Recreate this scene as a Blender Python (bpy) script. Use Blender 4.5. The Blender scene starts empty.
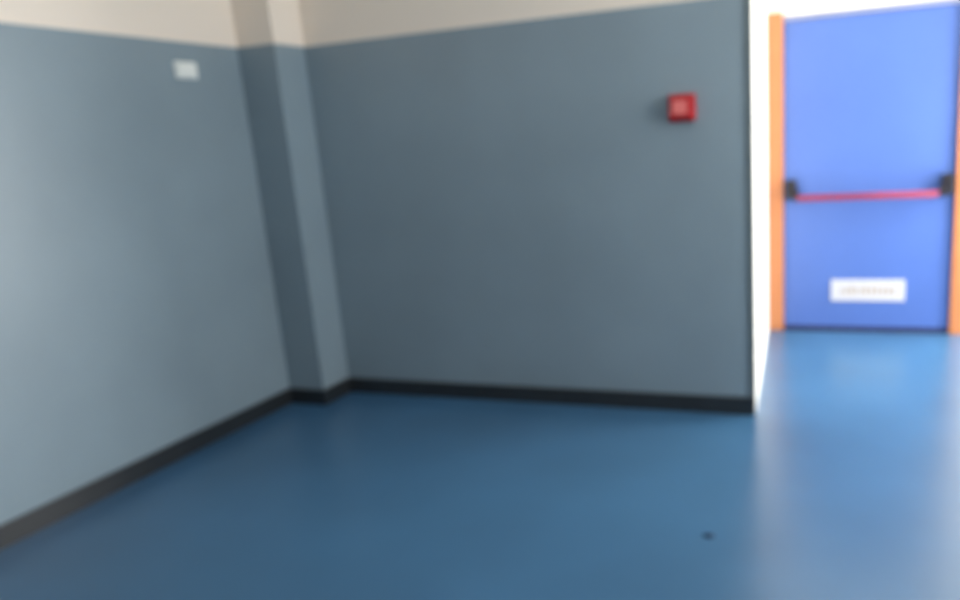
import bpy, bmesh, math, random
from mathutils import Vector, Matrix
random.seed(4)
sc = bpy.context.scene
C = sc.collection

# ------------------------------------------------------------------ dimensions (metres)
HW = 2.018            # top of the blue-grey dado paint
LX = 2.697            # outside corner of the back wall
SK = 0.124            # the return wall runs slightly askew
E = 1.759             # wall with the fire door
PX, PY = 0.245, 0.246 # corner pillar
H = 3.05              # ceiling
XR, YB = 4.95, -5.6   # right wall, rear wall
BB = 0.092            # baseboard height

# ------------------------------------------------------------------ materials
def srgb(r, g, b):
    f = lambda c: (c/255/12.92) if c/255 <= .04045 else ((c/255+.055)/1.055)**2.4
    return (f(r), f(g), f(b), 1)

def mat(name, col, rough=.5, spec=.5, var=.0, scale=3.0, bump=0.0, bscale=60, metallic=0, coat=0):
    m = bpy.data.materials.new(name); m.use_nodes = True
    nt = m.node_tree; b = nt.nodes['Principled BSDF']
    b.inputs['Roughness'].default_value = rough
    b.inputs['Specular IOR Level'].default_value = spec
    b.inputs['Metallic'].default_value = metallic
    b.inputs['Coat Weight'].default_value = coat
    tc = nt.nodes.new('ShaderNodeTexCoord')
    n = nt.nodes.new('ShaderNodeTexNoise'); n.inputs['Scale'].default_value = scale; n.inputs['Detail'].default_value = 3
    nt.links.new(tc.outputs['Object'], n.inputs['Vector'])
    r = nt.nodes.new('ShaderNodeValToRGB')
    r.color_ramp.elements[0].position = .3; r.color_ramp.elements[1].position = .7
    r.color_ramp.elements[0].color = tuple(c*(1-var) for c in col[:3])+(1,)
    r.color_ramp.elements[1].color = tuple(min(1, c*(1+var)) for c in col[:3])+(1,)
    nt.links.new(n.outputs['Fac'], r.inputs['Fac'])
    nt.links.new(r.outputs['Color'], b.inputs['Base Color'])
    if bump:
        n2 = nt.nodes.new('ShaderNodeTexNoise'); n2.inputs['Scale'].default_value = bscale
        nt.links.new(tc.outputs['Object'], n2.inputs['Vector'])
        bp = nt.nodes.new('ShaderNodeBump'); bp.inputs['Strength'].default_value = bump; bp.inputs['Distance'].default_value = .004
        nt.links.new(n2.outputs['Fac'], bp.inputs['Height']); nt.links.new(bp.outputs['Normal'], b.inputs['Normal'])
    return m

def paint(name, low, high, rough_low):
    """two-tone wall paint: gloss dado below HW, matt cream above"""
    m = bpy.data.materials.new(name); m.use_nodes = True
    nt = m.node_tree; b = nt.nodes['Principled BSDF']; L = nt.links
    g = nt.nodes.new('ShaderNodeNewGeometry'); s = nt.nodes.new('ShaderNodeSeparateXYZ')
    L.new(g.outputs['Position'], s.inputs[0])
    gt = nt.nodes.new('ShaderNodeMath'); gt.operation = 'GREATER_THAN'; gt.inputs[1].default_value = HW
    L.new(s.outputs['Z'], gt.inputs[0])
    n = nt.nodes.new('ShaderNodeTexNoise'); n.inputs['Scale'].default_value = 1.6; n.inputs['Detail'].default_value = 4
    L.new(g.outputs['Position'], n.inputs['Vector'])
    r = nt.nodes.new('ShaderNodeValToRGB')
    r.color_ramp.elements[0].position = .3; r.color_ramp.elements[1].position = .7
    r.color_ramp.elements[0].color = tuple(c*.94 for c in low[:3])+(1,)
    r.color_ramp.elements[1].color = tuple(c*1.06 for c in low[:3])+(1,)
    L.new(n.outputs['Fac'], r.inputs['Fac'])
    mx = nt.nodes.new('ShaderNodeMix'); mx.data_type = 'RGBA'
    L.new(gt.outputs[0], mx.inputs['Factor']); L.new(r.outputs['Color'], mx.inputs[6]); mx.inputs[7].default_value = high
    L.new(mx.outputs[2], b.inputs['Base Color'])
    mr = nt.nodes.new('ShaderNodeMapRange'); mr.inputs[3].default_value = rough_low; mr.inputs[4].default_value = .85
    L.new(gt.outputs[0], mr.inputs[0]); L.new(mr.outputs[0], b.inputs['Roughness'])
    n2 = nt.nodes.new('ShaderNodeTexNoise'); n2.inputs['Scale'].default_value = 45
    L.new(g.outputs['Position'], n2.inputs['Vector'])
    bp = nt.nodes.new('ShaderNodeBump'); bp.inputs['Strength'].default_value = .12; bp.inputs['Distance'].default_value = .004
    L.new(n2.outputs['Fac'], bp.inputs['Height']); L.new(bp.outputs['Normal'], b.inputs['Normal'])
    return m

CREAM = srgb(244, 234, 222)
M = dict(
    wall = paint('dado_paint', srgb(136, 155, 167), CREAM, .36),
    cream = mat('cream_paint', srgb(238, 235, 226), .8, .3, .02, 2, .08),
    ceil = mat('ceiling_paint', srgb(238, 236, 230), .9, .2, .01),
    floor = mat('blue_vinyl', srgb(60, 102, 138), .30, .7, .10, 1.6, .03, 25),
    base = mat('dark_skirting', srgb(44, 48, 52), .28, .5, .08, 6),
    fringe = mat('corner_fringe', srgb(98, 112, 118), .45, .5, .04, 8),
    blue = mat('blue_door_paint', srgb(78, 108, 178), .4, .5, .05, 1.8, .04, 30),
    orange = mat('orange_frame_paint', srgb(190, 122, 76), .4, .5, .04, 5),
    head = mat('frame_head_paint', srgb(140, 146, 172), .4, .5, .04, 5),
    black = mat('black_plastic', srgb(22, 20, 30), .4, .5, .05, 20),
    red = mat('red_bar_paint', srgb(152, 52, 80), .35, .5, .05, 12),
    alarm = mat('red_alarm_plastic', srgb(176, 28, 36), .35, .5, .04, 30),
    alarmface = mat('pale_alarm_panel', srgb(226, 120, 118), .3, .5, .05, 40),
    dark = mat('dark_seal', srgb(38, 44, 84), .6, .4, .05, 20),
    signwhite = mat('sign_white', srgb(196, 197, 203), .5, .4, .01, 20),
    white = mat('white_plastic', srgb(240, 246, 244), .4, .5, .01, 20),
    ink = mat('faded_beige_print', srgb(172, 158, 144), .6, .3, .1, 40),
    scrap = mat('dark_scrap', srgb(30, 50, 78), .7, .3, .15, 60),
    alu = mat('window_frame_metal', srgb(190, 192, 195), .4, .5, .03, 10),
)
gl = bpy.data.materials.new('window_glass'); gl.use_nodes = True
gb = gl.node_tree.nodes['Principled BSDF']
gb.inputs['Transmission Weight'].default_value = 1; gb.inputs['Roughness'].default_value = .02; gb.inputs['IOR'].default_value = 1.45
M['glass'] = gl

# ------------------------------------------------------------------ mesh helpers
def obj(name, bm, m, parent=None, bevel=0, seg=2, smooth=False):
    bmesh.ops.recalc_face_normals(bm, faces=bm.faces)
    if bevel:
        bmesh.ops.bevel(bm, geom=list(bm.edges), offset=bevel, segments=seg, profile=.5, affect='EDGES')
    if smooth:
        for f in bm.faces: f.smooth = True
    me = bpy.data.meshes.new(name); bm.to_mesh(me); bm.free()
    me.materials.append(m)
    o = bpy.data.objects.new(name, me); C.objects.link(o)
    if parent: o.parent = parent
    return o

def box(bm, x0, x1, y0, y1, z0, z1):
    return bmesh.ops.create_cube(bm, size=1, matrix=Matrix.Translation(((x0+x1)/2, (y0+y1)/2, (z0+z1)/2)) @ Matrix.Diagonal((x1-x0, y1-y0, z1-z0, 1)))

def BX(*a):
    bm = bmesh.new(); box(bm, *a); return bm

def prism(pts, z0, z1, bm=None):
    bm = bm or bmesh.new()
    lo = [bm.verts.new((x, y, z0)) for x, y in pts]; hi = [bm.verts.new((x, y, z1)) for x, y in pts]
    n = len(pts)
    bm.faces.new(lo[::-1]); bm.faces.new(hi)
    for i in range(n): bm.faces.new((lo[i], lo[(i+1) % n], hi[(i+1) % n], hi[i]))
    return bm

def tube(bm, a, b, r, n=20):
    a, b = Vector(a), Vector(b); d = b-a
    q = Vector((0, 0, 1)).rotation_difference(d.normalized()).to_matrix().to_4x4()
    bmesh.ops.create_cone(bm, cap_ends=True, segments=n, radius1=r, radius2=r, depth=d.length, matrix=Matrix.Translation((a+b)/2) @ q)
    return bm

def struct(o, label=None, cat=None):
    o['kind'] = 'structure'
    if label: o['label'] = label
    if cat: o['category'] = cat
    return o

def thing(name, label, cat, loc):
    o = bpy.data.objects.new(name, None); C.objects.link(o); o.location = loc; o.empty_display_size = .05
    o['label'] = label; o['category'] = cat
    return o

# ------------------------------------------------------------------ the setting
T = .12
struct(obj('floor', BX(-T, XR+T, YB-T, E+T, -.1, 0), M['floor']), 'glossy blue vinyl floor', 'floor')
struct(obj('ceiling', BX(-T, XR+T, YB-T, E+T, H, H+.1), M['ceil']), 'white ceiling above the room', 'ceiling')
struct(obj('wall_left', BX(-T, 0, YB, 0, 0, H), M['wall']), 'left wall, blue-grey dado paint below cream', 'wall')
struct(obj('wall_back', prism([(-T, 0), (LX, 0), (LX-T, T), (-T, T)], 0, H), M['wall']), 'back wall, blue-grey paint with cream band above', 'wall')
struct(obj('wall_return', prism([(LX, 0), (LX-SK, E), (LX-SK-T, E), (LX-T, T)], 0, H), M['cream']), 'white side of the back wall leading to the blue door', 'wall')
struct(obj('wall_rear', BX(-T, XR+T, YB-T, YB, 0, H), M['wall']), 'rear wall behind the camera', 'wall')

# pillar standing in the corner
struct(obj('pillar', BX(0, PX, -PY, 0, 0, H), M['wall'], bevel=0), 'square pillar in the corner, blue-grey below cream', 'pillar')

# wall with the door: pieces round the opening, one mesh
X0, X1 = 2.678, 3.748        # door leaf edges
HD = 2.079                     # leaf top
JW = .09                       # jamb width
bm = bmesh.new()
box(bm, X1+JW, XR+T, E, E+T, 0, H)
box(bm, LX-SK-T, X1+JW, E, E+T, HD+.03, H)
struct(obj('wall_door', bm, M['cream']), 'white wall around the blue door', 'wall')

# right wall with two guessed windows, out of view, placed to light the room
WIN = [(.75, 1.65, .12, 2.40), (-1.75, -.35, 1.0, 2.6)]
bm = bmesh.new()
ys = [YB, -1.75, -.35, .75, 1.65, E+T]
for i in (0, 2, 4): box(bm, XR, XR+T, ys[i], ys[i+1], 0, H)
for y0, y1, z0, z1 in WIN:
    box(bm, XR, XR+T, y0, y1, 0, z0); box(bm, XR, XR+T, y0, y1, z1, H)
struct(obj('wall_right', bm, M['cream']), 'right wall with windows', 'wall')
for k, (y0, y1, z0, z1) in enumerate(WIN):
    bm = bmesh.new(); w = .05; ym = (y0+y1)/2
    xa, xb = XR+.04, XR+.09
    box(bm, xa, xb, y0, y1, z0, z0+w); box(bm, xa, xb, y0, y1, z1-w, z1)
    for yy in (y0+w/2, ym, y1-w/2): box(bm, xa, xb, yy-w/2, yy+w/2, z0+w, z1-w)
    fr = struct(obj('window_%d' % (k+1), bm, M['alu']), 'unseen metal framed window placed in the right wall', 'window')
    for a, b in ((y0+w, ym-w/2), (ym+w/2, y1-w)):
        obj('pane', BX(XR+.06, XR+.068, a, b, z0+w, z1-w), M['glass'], fr)

# skirting
def board(name, pts, label):
    return struct(obj(name, prism(pts, 0, BB), M['base']), label, 'baseboard')
t = .016
board('baseboard_left', [(0, YB), (t, YB), (t, -PY-t), (0, -PY-t)], 'dark skirting along the left wall')
board('baseboard_pillar', [(0, -PY), (0, -PY-t), (PX+t, -PY-t), (PX+t, 0), (PX, 0), (PX, -PY)], 'dark skirting around the corner pillar')
board('baseboard_back', [(PX+t, 0), (PX+t, -t), (LX, -t), (LX, 0)], 'dark skirting along the back wall')
# added strip imitating a dark ringing fringe at the outside corner of the back wall
struct(obj('edge_fringe_1', BX(LX-.034, LX, -.005, 0, BB, H), M['fringe']), 'added dark fringe strip down the outside corner of the back wall', 'edge_fringe')

# ------------------------------------------------------------------ the fire door
door = thing('door_1', 'blue exit door with orange frame and red push bar', 'door', ((X0+X1)/2, E, 0))
door['kind'] = 'structure'
inv = Matrix.Translation(-door.location)
def dpart(name, bm, m, parent=door, **k):
    bmesh.ops.transform(bm, matrix=inv, verts=bm.verts)
    return obj(name, bm, m, parent, **k)
YF = E-.030                    # room face of the frame
dpart('jamb', BX(LX-SK+.002, X0, YF, E+T, 0, HD+.055), M['orange'], bevel=.004)
dpart('jamb', BX(X1, X1+JW, YF, E+T, 0, HD+.055), M['orange'], bevel=.004)
dpart('frame_head', BX(X0, X1, E-.012, E+T, HD, HD+.03), M['head'], bevel=.003)
dpart('threshold', BX(X0, X1, E-.02, E+T, 0, .012), M['dark'], bevel=.003)
leaf = dpart('door_leaf', BX(X0+.003, X1-.003, E, E+.05, .034, HD-.003), M['blue'], bevel=.003)
dpart('bottom_seal', BX(X0+.004, X1-.004, E-.004, E+.046, .0125, .034), M['dark'])
# push bar: black end cases, short arms, red tube hanging a little lower and forward
bar = None
bmb = bmesh.new(); ZB = .937; YBAR = E-.10
tube(bmb, (2.775, YBAR, ZB), (3.640, YBAR, ZB), .022, 24)
bar = dpart('push_bar', bmb, M['red'], bevel=.004, smooth=False)
for p in bar.data.polygons: p.use_smooth = len(p.vertices) == 4
for xc in (2.732, 3.698):
    cs = dpart('end_case', BX(xc-.036, xc+.036, E-.058, E, .925, 1.055), M['black'], bar, bevel=.008)
    s = 1 if xc < 3 else -1
    bm = bmesh.new()
    a0 = [(E-.050, 1.000), (E-.050, .950), (YBAR-.014, ZB-.018), (YBAR-.014, ZB+.018)]
    xa, xb = sorted((xc+s*.020, xc+s*.052))
    vs = [[bm.verts.new((x, y, z)) for y, z in a0] for x in (xa, xb)]
    bm.faces.new(vs[0]); bm.faces.new(vs[1][::-1])
    for i in range(4): bm.faces.new((vs[0][i], vs[0][(i+1) % 4], vs[1][(i+1) % 4], vs[1][i]))
    dpart('arm', bm, M['black'], bar, bevel=.004)

# ------------------------------------------------------------------ things
# white notice plate low on the door, lettering too faint to read
s = thing('door_sign', 'white rectangular sign with faint print fixed low on the blue door', 'sign', (3.233, E-.001, .217))
sx = .236
obj('plate', BX(-sx, sx, -.006, 0, 0, .146), M['signwhite'], s, bevel=.002)
bm = bmesh.new(); x = -.17
while x < .17:
    w = random.uniform(.012, .026); h = random.uniform(.045, .058)
    box(bm, x, x+w, -.0066, -.0058, .046, .046+h); x += w+random.uniform(.010, .016)
obj('faded_print', bm, M['ink'], s)

# red alarm call point on the back wall
a = thing('alarm_call_point', 'small red square fire alarm call point on the back wall', 'alarm', (2.366, 0, 1.475))
bm = BX(-.064, .064, -.022, .002, 0, .128)
obj('back_box', bm, M['alarm'], a, bevel=.006)
bm = bmesh.new()
# wedge cover: deeper at the bottom
f = [(-.022, .012), (-.064, .016), (-.050, .116), (-.022, .122)]
vs = [[bm.verts.new((x, y, z)) for y, z in f] for x in (-.056, .056)]
bm.faces.new(vs[0]); bm.faces.new(vs[1][::-1])
for i in range(4): bm.faces.new((vs[0][i], vs[0][(i+1) % 4], vs[1][(i+1) % 4], vs[1][i]))
obj('cover', bm, M['alarm'], a, bevel=.006)
bm = bmesh.new()
f = [(-.060, .036), (-.0655, .036), (-.0565, .098), (-.050, .098)]
vs = [[bm.verts.new((x, y, z)) for y, z in f] for x in (-.036, .030)]
bm.faces.new(vs[0]); bm.faces.new(vs[1][::-1])
for i in range(4): bm.faces.new((vs[0][i], vs[0][(i+1) % 4], vs[1][(i+1) % 4], vs[1][i]))
pn = obj('press_panel', bm, M['alarmface'], a, bevel=.0015); pn['label'] = 'pale pink square press panel'

# white plate high on the left wall
w = thing('wall_plate', 'small white rectangular plate high on the left wall', 'wall plate', (0, -.636, 1.842))
obj('back_plate', BX(-.002, .010, -.068, .068, 0, .080), M['white'], w, bevel=.003)
obj('cover', BX(.010, .022, -.058, .058, .009, .071), M['white'], w, bevel=.004)

# dark scrap of litter on the floor
bm = bmesh.new()
n = 11
ring = []
for i in range(n):
    an = 2*math.pi*i/n; r = random.uniform(.75, 1.2)
    ring.append((math.cos(an)*.021*r, math.sin(an)*.017*r))
lo = [bm.verts.new((x, y, 0)) for x, y in ring]
hi = [bm.verts.new((x*.8, y*.8, random.uniform(.003, .007))) for x, y in ring]
top = bm.verts.new((.002, .001, .009))
bm.faces.new(lo[::-1])
for i in range(n):
    j = (i+1) % n
    bm.faces.new((lo[i], lo[j], hi[j], hi[i])); bm.faces.new((hi[i], hi[j], top))
d = obj('floor_scrap', bm, M['scrap'])
d.location = (2.684, -1.285, .0)
d['label'] = 'tiny dark scrap lying on the open blue floor'; d['category'] = 'litter'

# ------------------------------------------------------------------ light
def area(name, loc, direction, sx, sy, power, col):
    l = bpy.data.lights.new(name, 'AREA'); l.shape = 'RECTANGLE'; l.size = sx; l.size_y = sy; l.energy = power; l.color = col
    o = bpy.data.objects.new(name, l); C.objects.link(o); o.location = loc
    o.rotation_euler = Vector(direction).to_track_quat('-Z', 'Y' if abs(direction[2]) < .5 else 'X').to_euler()
    return o
area('window_daylight', (XR-.02, 1.20, 1.26), (-1, 0, 0), .86, 2.2, 130, (1, .985, .96))
area('near_window_fill', (XR-.02, -1.05, 1.80), (-1, 0, 0), 1.3, 1.5, 72, (1, .98, .95))  # added fill at the guessed near window, lifts left wall and pillar side
area('ceiling_fill', (2.4, -2.6, H-.03), (0, 0, -1), 2.0, 2.0, 9, (1, .95, .88))  # added weak fill under the ceiling, no fitting there

wd = bpy.data.worlds.new('sky'); sc.world = wd; wd.use_nodes = True
nt = wd.node_tree; bg = nt.nodes['Background']
sky = nt.nodes.new('ShaderNodeTexSky'); sky.sky_type = 'HOSEK_WILKIE'; sky.sun_direction = (.3, .5, .8)
nt.links.new(sky.outputs['Color'], bg.inputs['Color']); bg.inputs['Strength'].default_value = .6

sc.view_settings.view_transform = 'Standard'
sc.view_settings.look = 'None'
sc.view_settings.exposure = 0

# ------------------------------------------------------------------ camera
F_PX = 792.3
cd = bpy.data.cameras.new('camera'); cam = bpy.data.objects.new('camera', cd); C.objects.link(cam)
cd.sensor_width = 36; cd.lens = F_PX*36/960
cd.shift_x = (480-571.4)/960; cd.shift_y = (324.3-300)/960
rt = Vector((0.94007228, 0.33496991, -0.0637124)); fw = Vector((-0.34039497, 0.91104746, -0.23264519))
up = rt.cross(fw)
R = Matrix((rt, up, -fw)).transposed().to_4x4()
cam.matrix_world = Matrix.Translation((3.1793, -3.8932, 1.45)) @ R
cd.clip_start = .05
cd.dof.use_dof = True; cd.dof.focus_distance = .30; cd.dof.aperture_fstop = 8
sc.camera = cam
